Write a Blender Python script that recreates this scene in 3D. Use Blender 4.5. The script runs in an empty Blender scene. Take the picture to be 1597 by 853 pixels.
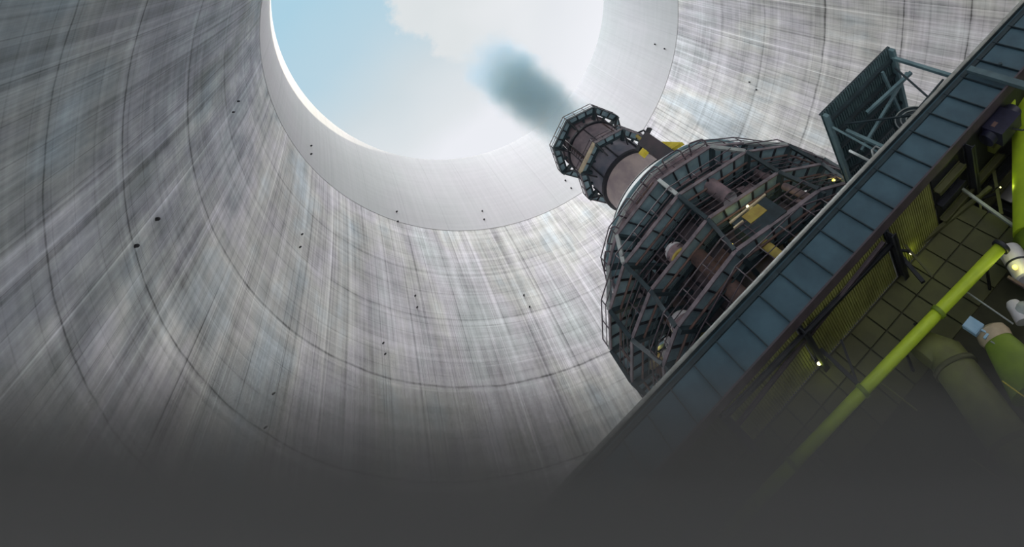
import bpy, math, random
import numpy as np
from mathutils import Vector

random.seed(4)
sc = bpy.context.scene
col = sc.collection
R = math.radians

# ------------------------------------------------------------------ camera
# camera stands at (0, 0, H); metres; axes: x, y horizontal, z up
H = 1.6
W_PX, H_PX, F_PX = 1597.0, 853.0, 885.185
PPX, PPY = 1001.349, 160.624           # the photo is an off-centre crop: lens shift
CAM = np.array([0.0, 0.0, H])
Zw = np.array([394.592 - PPX, -217.009 - PPY, F_PX]); Zw /= np.linalg.norm(Zw)
Xw = np.array([1.0, 0, 0]) - Zw[0] * Zw; Xw /= np.linalg.norm(Xw)
Yw = np.cross(Zw, Xw)
MC = np.array([Xw, Yw, Zw])            # world <- camera (x right, y down, z forward)
cam = bpy.data.cameras.new('camera'); camo = bpy.data.objects.new('camera', cam); col.objects.link(camo)
cam.sensor_fit = 'HORIZONTAL'; cam.sensor_width = 36.0
cam.lens = F_PX / W_PX * 36.0
cam.shift_x = -(PPX - W_PX / 2) / W_PX
cam.shift_y = (PPY - H_PX / 2) / W_PX
cam.clip_start = 0.05; cam.clip_end = 2000
from mathutils import Matrix
rx, dn, fw = MC[:, 0], MC[:, 1], MC[:, 2]
camo.matrix_world = Matrix(((rx[0], -dn[0], -fw[0], 0), (rx[1], -dn[1], -fw[1], 0), (rx[2], -dn[2], -fw[2], H), (0, 0, 0, 1)))
sc.camera = camo

def ray(px, py): return MC @ np.array([px - PPX, py - PPY, F_PX])
SV = np.array([.86, -.51, 0]); SV /= np.linalg.norm(SV)      # along the girder
NV = np.array([.51, .86, 0]); NV /= np.linalg.norm(NV)       # away from the camera
UP = np.array([0, 0, 1.0])
def SNZ(s, n, z): return SV * s + NV * n + UP * z             # plant frame -> world
def PN(px, py, n):                                            # point of the plane n = const
    d = ray(px, py); return CAM + d * (n / (d @ NV))
def PZ(px, py, z):                                            # point of the plane z = const
    d = ray(px, py); return CAM + d * ((z - H) / d[2])

# ------------------------------------------------------------------ view, world, lights
sc.view_settings.view_transform = 'Standard'
sc.view_settings.look = 'None'
sc.view_settings.exposure = 0.0
sc.view_settings.gamma = 1.0
sc.view_settings.use_curve_mapping = False
sc.cycles.diffuse_bounces = 8
sc.cycles.volume_bounces = 2

SUN_LOW = dict(az=31, el=9.5, strength=7.0, angle=0.6, color=(1.0, .90, .72))
SUN_FILL_SIDE = dict(az=238, el=58, strength=6.0, angle=70, color=(1.0, .985, .99))  # added broad fill sun, brightens the right-hand and lower walls
SUN_FILL_TOP = dict(az=240, el=82, strength=9.0, angle=55, color=(.93, .98, 1.0))  # added broad fill from overhead, brightens the floor and steelwork
for nm, S in (('low_sun', SUN_LOW), ('side_fill_sun', SUN_FILL_SIDE), ('top_fill_sun', SUN_FILL_TOP)):
    l = bpy.data.lights.new(nm, 'SUN'); l.energy = S['strength']; l.angle = R(S['angle']); l.color = S['color']
    o = bpy.data.objects.new(nm, l); col.objects.link(o)
    d = Vector((math.cos(R(S['az'])) * math.cos(R(S['el'])), math.sin(R(S['az'])) * math.cos(R(S['el'])), math.sin(R(S['el']))))
    o.rotation_euler = d.to_track_quat('Z', 'Y').to_euler(); o.location = (0, 0, 120)

world = bpy.data.worlds.new('sky'); sc.world = world; world.use_nodes = True
nt = world.node_tree; nt.nodes.clear()
class NT:
    def __init__(s, nt): s.nt = nt
    def n(s, typ, **kw):
        nd = s.nt.nodes.new(typ)
        for k, v in kw.items():
            if k == 'inp':
                for kk, vv in v.items():
                    if isinstance(vv, bpy.types.NodeSocket): s.nt.links.new(vv, nd.inputs[kk])
                    else: nd.inputs[kk].default_value = vv
            else: setattr(nd, k, v)
        return nd
    def math(s, op, a, b=0.0, c=None, clamp=False):
        nd = s.n('ShaderNodeMath', operation=op, use_clamp=clamp)
        for i, v in enumerate((a, b) if c is None else (a, b, c)):
            if isinstance(v, bpy.types.NodeSocket): s.nt.links.new(v, nd.inputs[i])
            else: nd.inputs[i].default_value = v
        return nd.outputs[0]
    def ramp(s, fac, stops, interp='LINEAR'):
        nd = s.n('ShaderNodeValToRGB'); nd.color_ramp.interpolation = interp
        cr = nd.color_ramp
        while len(cr.elements) < len(stops): cr.elements.new(0.5)
        for e, (p, c) in zip(cr.elements, stops):
            e.position = p; e.color = (c if len(c) == 4 else (*c, 1)) if hasattr(c, '__len__') else (c, c, c, 1)
        s.nt.links.new(fac, nd.inputs[0]); return nd.outputs[0]
    def mix(s, fac, a, b, blend='MIX'):
        nd = s.n('ShaderNodeMix', data_type='RGBA', blend_type=blend)
        for i, v in ((0, fac), (6, a), (7, b)):
            if isinstance(v, bpy.types.NodeSocket): s.nt.links.new(v, nd.inputs[i])
            else: nd.inputs[i].default_value = v if not hasattr(v, '__len__') else ((*v, 1) if len(v) == 3 else v)
        return nd.outputs[2]
def lin(r, g, b):
    f = lambda c: (c / 255) / 12.92 if c / 255 <= .04045 else ((c / 255 + .055) / 1.055) ** 2.4
    return (f(r), f(g), f(b))

w = NT(nt)
tc = w.n('ShaderNodeTexCoord'); sep = w.n('ShaderNodeSeparateXYZ', inp={0: tc.outputs['Generated']})
zz = w.math('MAXIMUM', sep.outputs[2], .05)
u = w.math('DIVIDE', sep.outputs[0], zz); v = w.math('DIVIDE', sep.outputs[1], zz)
def uvdir(px, py): d = ray(px, py); return np.array([d[0] / d[2], d[1] / d[2]])
uv = w.n('ShaderNodeCombineXYZ', inp={0: u, 1: v})
nz = w.n('ShaderNodeTexNoise', inp={'Vector': uv.outputs[0], 'Scale': 9.0, 'Detail': 7.0, 'Roughness': .58})
nzl = w.n('ShaderNodeTexNoise', inp={'Vector': uv.outputs[0], 'Scale': 3.2, 'Detail': 3.0, 'Roughness': .5})
# the bank of cloud begins along a line across the opening
p0, p1 = uvdir(588, 0), uvdir(720, 110)
t_ = p1 - p0; t_ /= np.linalg.norm(t_); nn = np.array([-t_[1], t_[0]])
if (uvdir(850, 60) - p0) @ nn < 0: nn = -nn
dist = w.math('SUBTRACT', w.math('ADD', w.math('MULTIPLY', u, float(nn[0])), w.math('MULTIPLY', v, float(nn[1]))), float(nn @ p0))
dd = w.math('ADD', dist, w.math('MULTIPLY', w.math('SUBTRACT', nz.outputs[0], .5), .16))
cloud = w.n('ShaderNodeMapRange', interpolation_type='SMOOTHSTEP', inp={0: dd, 1: -.008, 2: .012}).outputs[0]
# pale veil thickening away from the blue corner
b0, b1 = uvdir(430, 30), uvdir(690, 235)
q = b1 - b0; L = np.linalg.norm(q); q /= L
veil = w.math('DIVIDE', w.math('SUBTRACT', w.math('ADD', w.math('MULTIPLY', u, float(q[0])), w.math('MULTIPLY', v, float(q[1]))), float(q @ b0)), float(L))
veil = w.math('ADD', veil, w.math('MULTIPLY', w.math('SUBTRACT', nzl.outputs[0], .5), .5))
base = w.ramp(veil, [(0.0, lin(172, 209, 227)), (.3, lin(185, 212, 226)), (.62, lin(208, 219, 225)), (.85, lin(224, 229, 233)), (1.0, lin(236, 238, 244))])
ctex = w.ramp(nzl.outputs[0], [(.3, lin(212, 218, 222)), (.5, lin(222, 227, 229)), (.7, lin(233, 235, 238))])
# brighter towards the rim on the right
r0, r1 = uvdir(720, 60), uvdir(930, 120)
q2 = r1 - r0; L2 = np.linalg.norm(q2); q2 /= L2
glow = w.math('DIVIDE', w.math('SUBTRACT', w.math('ADD', w.math('MULTIPLY', u, float(q2[0])), w.math('MULTIPLY', v, float(q2[1]))), float(q2 @ r0)), float(L2), clamp=True)
ctex = w.mix(glow, ctex, lin(242, 243, 249))
skyc = w.mix(cloud, base, ctex)
bg = w.n('ShaderNodeBackground', inp={'Color': skyc, 'Strength': 1.0})
wo = w.n('ShaderNodeOutputWorld'); nt.links.new(bg.outputs[0], wo.inputs[0])

# ------------------------------------------------------------------ helpers
class MB:
    """collects shapes in world coordinates and links them as one mesh object"""
    def __init__(s): s.v = []; s.f = []; s.sm = []
    def add(s, vs, fs, smooth=False):
        o = len(s.v); s.v += [tuple(map(float, p)) for p in vs]
        s.f += [tuple(i + o for i in f) for f in fs]; s.sm += [smooth] * len(fs); return s
    def box(s, c, ax, ay, az):                                  # centre and three half-axis vectors
        c, ax, ay, az = map(np.asarray, (c, ax, ay, az))
        vs = [c + i * ax + j * ay + k * az for i in (-1, 1) for j in (-1, 1) for k in (-1, 1)]
        fs = [(0, 1, 3, 2), (4, 6, 7, 5), (0, 4, 5, 1), (2, 3, 7, 6), (0, 2, 6, 4), (1, 5, 7, 3)]
        if np.dot(np.cross(ax, ay), az) < 0: fs = [f[::-1] for f in fs]
        return s.add(vs, fs)
    def bar(s, p, q, wd, ht, up=UP):                            # rectangular bar from p to q
        p, q = np.asarray(p, float), np.asarray(q, float); d = q - p; L = np.linalg.norm(d); d = d / L
        a = np.cross(up, d)
        if np.linalg.norm(a) < 1e-3: a = np.cross(NV, d)
        a /= np.linalg.norm(a); b = np.cross(d, a)
        return s.box((p + q) / 2, d * L / 2, a * wd / 2, b * ht / 2)
    def ibeam(s, p, q, wd, ht, th=.025):
        p, q = np.asarray(p, float), np.asarray(q, float)
        s.bar(p, q, th, ht)
        for k in (-1, 1): s.bar(p + UP * k * (ht / 2 - th / 2), q + UP * k * (ht / 2 - th / 2), wd, th)
        return s
    def tube(s, pts, r, n=8, closed=False, caps=True):
        pts = [np.asarray(p, float) for p in pts]; m = len(pts); vs = []
        rs = r if hasattr(r, '__len__') else [r] * m
        prev = None
        for i, p in enumerate(pts):
            if closed: t = pts[(i + 1) % m] - pts[i - 1]
            else: t = pts[min(i + 1, m - 1)] - pts[max(i - 1, 0)]
            t = t / np.linalg.norm(t)
            if prev is None:
                a = np.cross(t, UP)
                if np.linalg.norm(a) < .1: a = np.cross(t, NV)
            else: a = prev - t * (prev @ t)
            a /= np.linalg.norm(a); prev = a; b = np.cross(t, a)
            vs += [p + rs[i] * (math.cos(2 * math.pi * k / n) * a + math.sin(2 * math.pi * k / n) * b) for k in range(n)]
        fs = []
        for i in range(m if closed else m - 1):
            j = (i + 1) % m
            fs += [(i * n + k, i * n + (k + 1) % n, j * n + (k + 1) % n, j * n + k) for k in range(n)]
        s.add(vs, fs, True)
        if caps and not closed:
            o = len(s.v) - len(vs)
            s.f += [tuple(o + k for k in range(n))[::-1], tuple(o + (m - 1) * n + k for k in range(n))]; s.sm += [False, False]
        return s
    def lathe(s, c, prof, n=48, a0=0.0, a1=2 * math.pi, axis=None, smooth=True):   # prof: (r, h)
        c = np.asarray(c, float); full = abs(a1 - a0 - 2 * math.pi) < 1e-6
        if axis is None: ex, ey, ez = np.array([1., 0, 0]), np.array([0, 1., 0]), UP
        else:
            ez = np.asarray(axis, float); ez = ez / np.linalg.norm(ez)
            ex = np.cross(ez, UP if abs(ez[2]) < .9 else NV); ex /= np.linalg.norm(ex); ey = np.cross(ez, ex)
        if smooth:
            pr = [prof[0]]; prof = list(prof); runs = []
            for i in range(1, len(prof)):
                pr.append(prof[i])
                if i < len(prof) - 1:
                    d0 = np.subtract(prof[i], prof[i - 1]); d1 = np.subtract(prof[i + 1], prof[i])
                    l0, l1 = np.linalg.norm(d0), np.linalg.norm(d1)
                    if l0 > 1e-9 and l1 > 1e-9 and d0 @ d1 / l0 / l1 < .8:
                        runs.append(pr); pr = [prof[i]]
            runs.append(pr)
            if len(runs) > 1:
                for pr in runs: s.lathe(c, pr, n, a0, a1, axis, True) if len(pr) > 2 else s.lathe(c, pr + [pr[-1]][:0], n, a0, a1, axis, None)
                return s
        smooth = True if smooth is None else smooth
        m = n if full else n + 1
        vs = [c + ez * h + r * (math.cos(a0 + (a1 - a0) * k / n) * ex + math.sin(a0 + (a1 - a0) * k / n) * ey) for (r, h) in prof for k in range(m)]
        fs = []
        for i in range(len(prof) - 1):
            for k in range(n):
                k2 = (k + 1) % m
                fs.append((i * m + k, i * m + k2, (i + 1) * m + k2, (i + 1) * m + k))
        return s.add(vs, fs, smooth)
    def prism(s, poly, d):                                      # polygon pushed along d
        k = len(poly); d = np.asarray(d, float)
        vs = [np.asarray(p, float) for p in poly]; vs = vs + [p + d for p in vs]
        fs = [tuple(range(k))[::-1], tuple(range(k, 2 * k))] + [(i, (i + 1) % k, k + (i + 1) % k, k + i) for i in range(k)]
        return s.add(vs, fs)
    def build(s, name, m, parent=None, loc=None):
        o0 = np.array(parent['_w'] if parent is not None else (loc if loc is not None else (0, 0, 0)), float)
        me = bpy.data.meshes.new(name)
        me.from_pydata([tuple(np.array(p) - o0) for p in s.v], [], s.f)
        me.polygons.foreach_set('use_smooth', s.sm); me.validate(); me.update()
        import bmesh
        bm = bmesh.new(); bm.from_mesh(me)
        bmesh.ops.recalc_face_normals(bm, faces=bm.faces); bm.to_mesh(me); bm.free()
        me.materials.append(m)
        o = bpy.data.objects.new(name, me); col.objects.link(o)
        if parent is not None: o.parent = parent; o['_w'] = list(map(float, o0))
        else: o.location = o0; o['_w'] = list(map(float, o0))
        return o

def tag(o, label=None, cat=None, group=None, kind=None):
    for k, vv in (('label', label), ('category', cat), ('group', group), ('kind', kind)):
        if vv: o[k] = vv
    return o
def empty(name, loc, label=None, cat=None, group=None, kind=None):
    o = bpy.data.objects.new(name, None); col.objects.link(o); o.location = tuple(map(float, loc)); o.empty_display_size = .3
    o['_w'] = list(map(float, loc)); return tag(o, label, cat, group, kind)

MATS = {}
def mat(name, c, rough=.6, metal=0.0, c2=None, scale=3.0, bump=0.0, spec=.4, stretch=(1, 1, 1), lo=.35, hi=.65):
    """painted or weathered surface: base colour broken up by a second colour in noise patches"""
    m = bpy.data.materials.new(name); m.use_nodes = True; t = NT(m.node_tree); b = m.node_tree.nodes['Principled BSDF']
    b.inputs['Roughness'].default_value = rough; b.inputs['Metallic'].default_value = metal; b.inputs['Specular IOR Level'].default_value = spec
    if c2 is None: c2 = tuple(x * .72 for x in c)
    tcn = t.n('ShaderNodeTexCoord'); mp = t.n('ShaderNodeMapping', inp={0: tcn.outputs['Object'], 'Scale': stretch})
    nn = t.n('ShaderNodeTexNoise', inp={'Vector': mp.outputs[0], 'Scale': scale, 'Detail': 5.0, 'Roughness': .6})
    cc = t.ramp(nn.outputs[0], [(lo, c), (hi, c2)])
    m.node_tree.links.new(cc, b.inputs['Base Color'])
    if bump:
        bn = t.n('ShaderNodeBump', inp={'Strength': bump, 'Distance': .02, 'Height': nn.outputs[0]}); m.node_tree.links.new(bn.outputs[0], b.inputs['Normal'])
    MATS[name] = m; return m
def glow_mat(name, c, s):
    m = bpy.data.materials.new(name); m.use_nodes = True; b = m.node_tree.nodes['Principled BSDF']
    b.inputs['Base Color'].default_value = (*c, 1); b.inputs['Emission Color'].default_value = (*c, 1); b.inputs['Emission Strength'].default_value = s
    return m

teal = mat('teal_paint', (.16, .25, .28), .55, c2=(.1, .17, .2), scale=2.0)
teal_d = mat('dark_teal_steel', (.03, .05, .062), .5, c2=(.018, .028, .036), scale=3.0)
teal_g = mat('girder_teal', (.06, .115, .155), .5, c2=(.042, .08, .11), scale=1.2)
deckp = mat('gallery_deck_paint', (.26, .37, .42), .6, c2=(.16, .235, .28), scale=1.6)
strapm = mat('strap_paint', (.085, .135, .16), .55)
canm = mat('canopy_paint', (.12, .19, .21), .55, c2=(.08, .13, .15))
kick = mat('kick_plate_paint', (.22, .18, .205), .6, c2=(.10, .09, .105), scale=2.5)
railm = mat('rail_steel', (.085, .062, .078), .5, c2=(.05, .038, .05), scale=4.0)
darkm = mat('dark_steel', (.02, .022, .03), .5, c2=(.012, .013, .02), scale=4.0)
bodym = mat('vessel_plate', (.07, .052, .062), .6, c2=(.03, .03, .04), scale=1.1)
roofm = mat('roof_plate', (.24, .17, .19), .65, c2=(.1, .085, .1), scale=1.8)
palem = mat('pale_roof_plate', (.55, .56, .55), .6, c2=(.42, .44, .44), scale=2)
brown = mat('chimney_plate', (.5, .41, .40), .6, c2=(.33, .27, .285), scale=1.4, stretch=(1, 1, .6))
chup = mat('chimney_upper_plate', (.3, .24, .26), .6, c2=(.17, .14, .17), scale=1.6)
chdark = mat('chimney_dark_plate', (.19, .17, .205), .5, c2=(.09, .105, .145), scale=1.3)
rustm = mat('rusty_plate', (.13, .075, .065), .7, c2=(.06, .042, .045), scale=4)
cream = mat('cream_paint', (.62, .52, .36), .6, c2=(.42, .34, .24), scale=4)
lgrey = mat('light_grey_steel', (.34, .37, .37), .5, c2=(.24, .26, .27), scale=3)
whitem = mat('white_enamel', (.62, .6, .64), .45, c2=(.5, .48, .52), scale=2)
yellow = mat('yellow_paint', (.75, .62, .05), .5, c2=(.6, .46, .04), scale=5)
ochre = mat('ochre_paint', (.42, .34, .08), .6, c2=(.3, .22, .06), scale=3)
flange = mat('flange_rust', (.08, .062, .075), .6, c2=(.05, .04, .05), scale=3)
railtop = mat('worn_galvanised_rail', (.3, .31, .3), .45, c2=(.2, .2, .19), scale=4)
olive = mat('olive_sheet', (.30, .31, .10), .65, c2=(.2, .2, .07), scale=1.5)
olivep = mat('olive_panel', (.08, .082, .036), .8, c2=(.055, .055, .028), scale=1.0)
green = mat('green_pipe_paint', (.42, .56, .03), .45, c2=(.34, .46, .03), scale=2)
greend = mat('green_duct_paint', (.17, .25, .022), .5, c2=(.12, .18, .02), scale=1.5)
oldpipe = mat('old_green_pipe', (.14, .15, .045), .6, c2=(.09, .095, .035), scale=2)
navy = mat('navy_machine', (.018, .018, .045), .45, c2=(.01, .01, .025), scale=3)
bluegl = mat('blue_lamp_housing', (.3, .45, .58), .3, c2=(.22, .36, .5), scale=3)
lampg = glow_mat('lamp_yellow', (1.0, .82, .12), 2.2)
lampw = glow_mat('lamp_white', (1.0, .9, .6), 2.0)

# ------------------------------------------------------------------ cooling tower
AX = np.array([21.662, 20.755])                # axis of the cooling tower
T_R0, T_K, T_ZW = 23.91, .132, 86.76 + H       # waist radius, slope, waist height
Z_RIM, Z_BAND = 84.54 + H, 64.66 + H
def t_r(z): return math.sqrt(T_R0 ** 2 + T_K * (z - T_ZW) ** 2)
def on_tower(px, py, dr=0.0):
    d = ray(px, py); lo, hi = 1e-3, 1.0
    f = lambda t: np.hypot(*(CAM + d * t)[:2] - AX) - (t_r((CAM + d * t)[2]) - dr)
    while f(hi) < 0: hi *= 1.3
    for _ in range(60):
        mid = (lo + hi) / 2
        if f(mid) < 0: lo = mid
        else: hi = mid
    return CAM + d * hi

def concrete(name, band=False):
    m = bpy.data.materials.new(name); m.use_nodes = True; t = NT(m.node_tree); b = m.node_tree.nodes['Principled BSDF']
    b.inputs['Roughness'].default_value = .92; b.inputs['Specular IOR Level'].default_value = .15
    tcn = t.n('ShaderNodeTexCoord')
    sp = t.n('ShaderNodeSeparateXYZ', inp={0: tcn.outputs['Object']})
    x, y, z = sp.outputs
    rr = t.math('SQRT', t.math('ADD', t.math('MULTIPLY', x, x), t.math('MULTIPLY', y, y)))
    cx, cy = t.math('DIVIDE', x, rr), t.math('DIVIDE', y, rr)
    def noise(k, kz, detail=3.0, rough=.55, off=0.0):
        vec = t.n('ShaderNodeCombineXYZ', inp={0: t.math('MULTIPLY', cx, k), 1: t.math('MULTIPLY', cy, k), 2: t.math('MULTIPLY_ADD', z, kz, off)})
        return t.n('ShaderNodeTexNoise', inp={'Vector': vec.outputs[0], 'Scale': 1.0, 'Detail': detail, 'Roughness': rough}).outputs[0]
    ang = t.math('ARCTAN2', y, x)
    def ring(zc, wd):                                             # 1 near a ring joint
        a = t.math('ABSOLUTE', t.math('SUBTRACT', t.math('MULTIPLY_ADD', t.math('SUBTRACT', noise(9, 0, 2, .5, zc), .5), .35, z), zc))
        return t.n('ShaderNodeMapRange', inp={0: a, 1: 0.0, 2: wd, 3: 1.0, 4: 0.0}).outputs[0]
    def saw(val, period, wd, off=0.0):                            # 1 near every multiple of the period
        fr = t.math('FRACT', t.math('DIVIDE', t.math('ADD', val, off), period))
        a = t.math('MULTIPLY', t.math('ABSOLUTE', t.math('SUBTRACT', fr, .5)), period)
        return t.n('ShaderNodeMapRange', inp={0: a, 1: 0.0, 2: wd, 3: 1.0, 4: 0.0}).outputs[0]
    if band:
        val = t.math('MULTIPLY_ADD', t.math('SUBTRACT', noise(3, .05, 4), .5), .10, .42)
        val = t.math('SUBTRACT', val, t.math('MULTIPLY', saw(ang, 2 * math.pi / 30, .0016), t.math('MULTIPLY', noise(14, .1), .16)))
        val = t.math('ADD', val, t.math('MULTIPLY', t.math('SUBTRACT', noise(70, .03, 3), .5), .08))
        val = t.math('ADD', val, t.math('MULTIPLY', t.math('SUBTRACT', noise(3, 1.4, 3), .5), .06))
        cmix = t.ramp(noise(2.5, .06, 3), [(.35, (1.0, .975, 1.01)), (.65, (.98, 1.0, 1.0))])
        hgt = noise(60, .8)
    else:
        fine = noise(150, .022, 4, .65); mid = noise(45, .018, 4, .6); broad = noise(9, .03, 4, .6); lifts = noise(2.2, 2.6, 3, .6); lift2 = noise(3.0, .55, 3, .6, 7)
        blot = noise(14, .22, 5, .62, 3)
        def dev(n_, g): return t.math('MULTIPLY', t.math('SUBTRACT', n_, .5), g)
        val = t.math('ADD', dev(fine, .46), .53)
        for n_, g in ((mid, .5), (broad, .36), (lifts, .28), (lift2, .36), (blot, .5)): val = t.math('ADD', val, dev(n_, g))
        # pale runs and dark runs of water down the shell
        lightrun = t.n('ShaderNodeMapRange', inp={0: noise(110, .012, 3, .6, 11), 1: .60, 2: .72, 3: 0.0, 4: .24}).outputs[0]
        darkrun = t.n('ShaderNodeMapRange', inp={0: noise(85, .014, 3, .6, 23), 1: .58, 2: .72, 3: 0.0, 4: .17}).outputs[0]
        val = t.math('SUBTRACT', t.math('ADD', val, lightrun), darkrun)
        # shutter seams: upright every 2 degrees, a lift every 1.5 m, broken by noise
        seam = t.math('MULTIPLY', saw(ang, 2 * math.pi / 132, .0013), t.math('MULTIPLY', noise(60, .05, 2), .36))
        lift = t.math('MULTIPLY', saw(z, 1.5, .07), t.math('MULTIPLY', noise(20, .4, 3), .18))
        val = t.math('SUBTRACT', t.math('SUBTRACT', val, seam), lift)
        for zc, wd, g in ((41.5 + H, .17, .3), (33.1 + H, .11, .36), (27.2 + H, .09, .3), (49.5 + H, .18, .16), (56.3 + H, .18, .12)):
            val = t.math('SUBTRACT', val, t.math('MULTIPLY', ring(zc, wd), t.math('MULTIPLY', noise(24, .1, 2, .5, zc), g * 1.8)))
            val = t.math('ADD', val, t.math('MULTIPLY', ring(zc - .45, .3), t.math('MULTIPLY', noise(18, .1, 2, .5, zc), g * .8)))
        cmix = t.ramp(noise(4, .07, 4, .6, 5), [(.32, (.90, .98, 1.03)), (.45, (.985, .97, .935)), (.55, (.985, .945, .995)), (.70, (.93, .97, .975))])
        hgt = t.math('ADD', fine, t.math('MULTIPLY', lifts, .7))
    if not band:                                                  # left side's dimmer light put into the colour: darker, bluer
        dim_side = t.n('ShaderNodeMapRange', interpolation_type='SMOOTHSTEP', inp={0: t.math('ADD', t.math('MULTIPLY_ADD', cx, .85, t.math('MULTIPLY', cy, .53)), t.math('MULTIPLY', t.math('SUBTRACT', blot, .5), .3)), 1: -1.02, 2: -.72, 3: .48, 4: 1.0}).outputs[0]
        val = t.math('MULTIPLY', val, dim_side)
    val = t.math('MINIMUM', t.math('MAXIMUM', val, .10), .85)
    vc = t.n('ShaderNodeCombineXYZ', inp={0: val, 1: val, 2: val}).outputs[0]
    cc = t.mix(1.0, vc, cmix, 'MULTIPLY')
    if not band: cc = t.mix(1.0, cc, t.ramp(dim_side, [(.48, (.91, 1.0, 1.08)), (1.0, (1.0, 1.0, 1.0))]), 'MULTIPLY')
    m.node_tree.links.new(cc, b.inputs['Base Color'])
    bn = t.n('ShaderNodeBump', inp={'Strength': .5 if not band else .15, 'Distance': .12, 'Height': hgt}); m.node_tree.links.new(bn.outputs[0], b.inputs['Normal'])
    return m

AX3 = (AX[0], AX[1], 0)
mb = MB(); Z_IN = 13.0
zs = np.linspace(Z_IN, Z_BAND, 48)
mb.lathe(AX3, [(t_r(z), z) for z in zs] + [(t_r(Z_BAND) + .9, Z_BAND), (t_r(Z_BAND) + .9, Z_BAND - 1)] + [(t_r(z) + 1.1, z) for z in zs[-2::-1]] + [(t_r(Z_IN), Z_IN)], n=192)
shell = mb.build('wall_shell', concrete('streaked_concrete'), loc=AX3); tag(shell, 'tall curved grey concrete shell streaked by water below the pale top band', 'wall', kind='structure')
mb = MB(); zs = np.linspace(Z_BAND, Z_RIM - .25, 16)
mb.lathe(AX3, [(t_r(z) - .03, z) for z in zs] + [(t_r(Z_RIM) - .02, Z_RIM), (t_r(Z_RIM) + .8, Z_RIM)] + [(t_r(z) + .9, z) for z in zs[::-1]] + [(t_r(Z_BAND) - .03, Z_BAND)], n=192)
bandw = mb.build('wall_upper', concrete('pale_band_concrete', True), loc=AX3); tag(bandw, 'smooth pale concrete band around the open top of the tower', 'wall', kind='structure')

# little recesses and anchors left in the concrete, in pairs
dots = [(618, 331), (620, 346), (752, 330), (755, 343), (484, 228), (484, 241), (413, 70), (410, 77), (470, 366), (467, 386), (647, 462), (650, 480), (817, 461),
        (826, 479), (597, 536), (600, 553), (1022, 69), (1037, 76), (243, 342), (210, 384), (882, 282), (891, 294), (425, 615), (412, 668), (1169, 128), (1180, 140), (370, 158), (362, 175)]
hole_m = mat('anchor_hole', (.03, .03, .035), .9)
for i, (px, py) in enumerate(dots):
    P = on_tower(px, py); zt = P[2]; nrm = np.array([AX[0] - P[0], AX[1] - P[1], 0]); nrm /= np.linalg.norm(nrm)
    big = np.linalg.norm(P - CAM) / 885 * (1.15 if (px, py) not in ((243, 342), (210, 384)) else 2.2)
    par = shell if zt < Z_BAND else bandw
    m = MB(); m.lathe(P - nrm * .15, [(0, 0), (big, 0), (big, .28 if par is shell else .33), (big * .5, .34 if par is shell else .39), (0, .34 if par is shell else .39)], n=10, axis=nrm)
    m.build('anchor_plug', hole_m, par)

# unseen air inlet, added to let in fill light; slanting legs carry the shell
m = MB()
for i in range(36):
    for k in (-1, 1):
        a0, a1 = R(i * 10), R(i * 10 + 5 * k); r0, r1 = t_r(0) + .5, t_r(Z_IN) + .5
        m.tube([np.array([AX[0] + r0 * math.cos(a0), AX[1] + r0 * math.sin(a0), 0]), np.array([AX[0] + r1 * math.cos(a1), AX[1] + r1 * math.sin(a1), Z_IN + .3])], .4, 10)
tag(m.build('wall_legs', mat('leg_concrete', (.42, .41, .4), .9), loc=AX3), 'slanting concrete legs carrying the tower shell over an added, unseen air inlet', 'legs', kind='structure')
g = MB(); g.lathe(AX3, [(0, 0), (160, 0), (160, -.6), (0, -.6)], n=96, smooth=False)
gm = mat('yard_concrete', (.4, .39, .37), .9, c2=(.3, .29, .28), scale=.25)
tag(g.build('ground', gm, loc=AX3), 'flat grey concrete yard inside the tower', 'ground', kind='structure')

# ------------------------------------------------------------------ platform: slab, girder, hall below
Z_TOP, Z_BOT, N_G = 8.0 + H, 6.6 + H, 12.63
GX0, GX1 = -9.0, 26.0
plat = MB()
plat.box(SNZ((GX0 + GX1) / 2, (N_G + .2 + 30) / 2, Z_TOP - .25), SV * (GX1 - GX0) / 2, NV * (30 - N_G - .2) / 2, UP * .15)
tag(plat.build('floor_platform', mat('platform_plate', (.08, .09, .1), .7), loc=SNZ(8, 20, Z_TOP)), 'steel platform deck carrying the banded vessel', 'floor', kind='structure')

gr = empty('plate_girder', SNZ(8.5, N_G, Z_BOT), 'long blue-grey plate girder with upright stiffeners edging the platform', 'girder')
web = MB().box(SNZ((GX0 + GX1) / 2, N_G + .1, (Z_TOP + Z_BOT) / 2), SV * (GX1 - GX0) / 2, NV * .02, UP * (Z_TOP - Z_BOT) / 2).build('web', teal_g, gr)
MB().box(SNZ((GX0 + GX1) / 2, N_G + .14, Z_TOP - .02), SV * (GX1 - GX0) / 2, NV * .2, UP * .03).build('top_flange', teal_d, gr)
MB().box(SNZ((GX0 + GX1) / 2, N_G + .1, Z_BOT + .02), SV * (GX1 - GX0) / 2, NV * .17, UP * .025).build('bottom_flange', flange, gr)
MB().tube([SNZ(GX0, N_G - .10, Z_TOP - .04), SNZ(GX1, N_G - .10, Z_TOP - .04)], .042, 10).tube([SNZ(GX0, N_G - .02, Z_TOP + .05), SNZ(GX1, N_G - .02, Z_TOP + .05)], .03, 8).build('edge_pipe', railtop, gr)
MB().box(SNZ((GX0 + GX1) / 2, N_G + .05, Z_TOP - .19), SV * (GX1 - GX0) / 2, NV * .03, UP * .06).build('upper_angle', teal_d, gr)
s = -3.2
while s < 13.5:
    MB().box(SNZ(s, N_G + .05, (Z_TOP + Z_BOT) / 2 - .05), SV * .012, NV * .045, UP * ((Z_TOP - Z_BOT) / 2 - .1)).build('stiffener', teal_d, web)
    s += 0.76
P = PN(1555, 108, N_G - .15)
MB().bar(PN(1511, 108, N_G - .12), PN(1606, 136, N_G - .12), .12, .2).build('cover_strap', strapm, gr)
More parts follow.
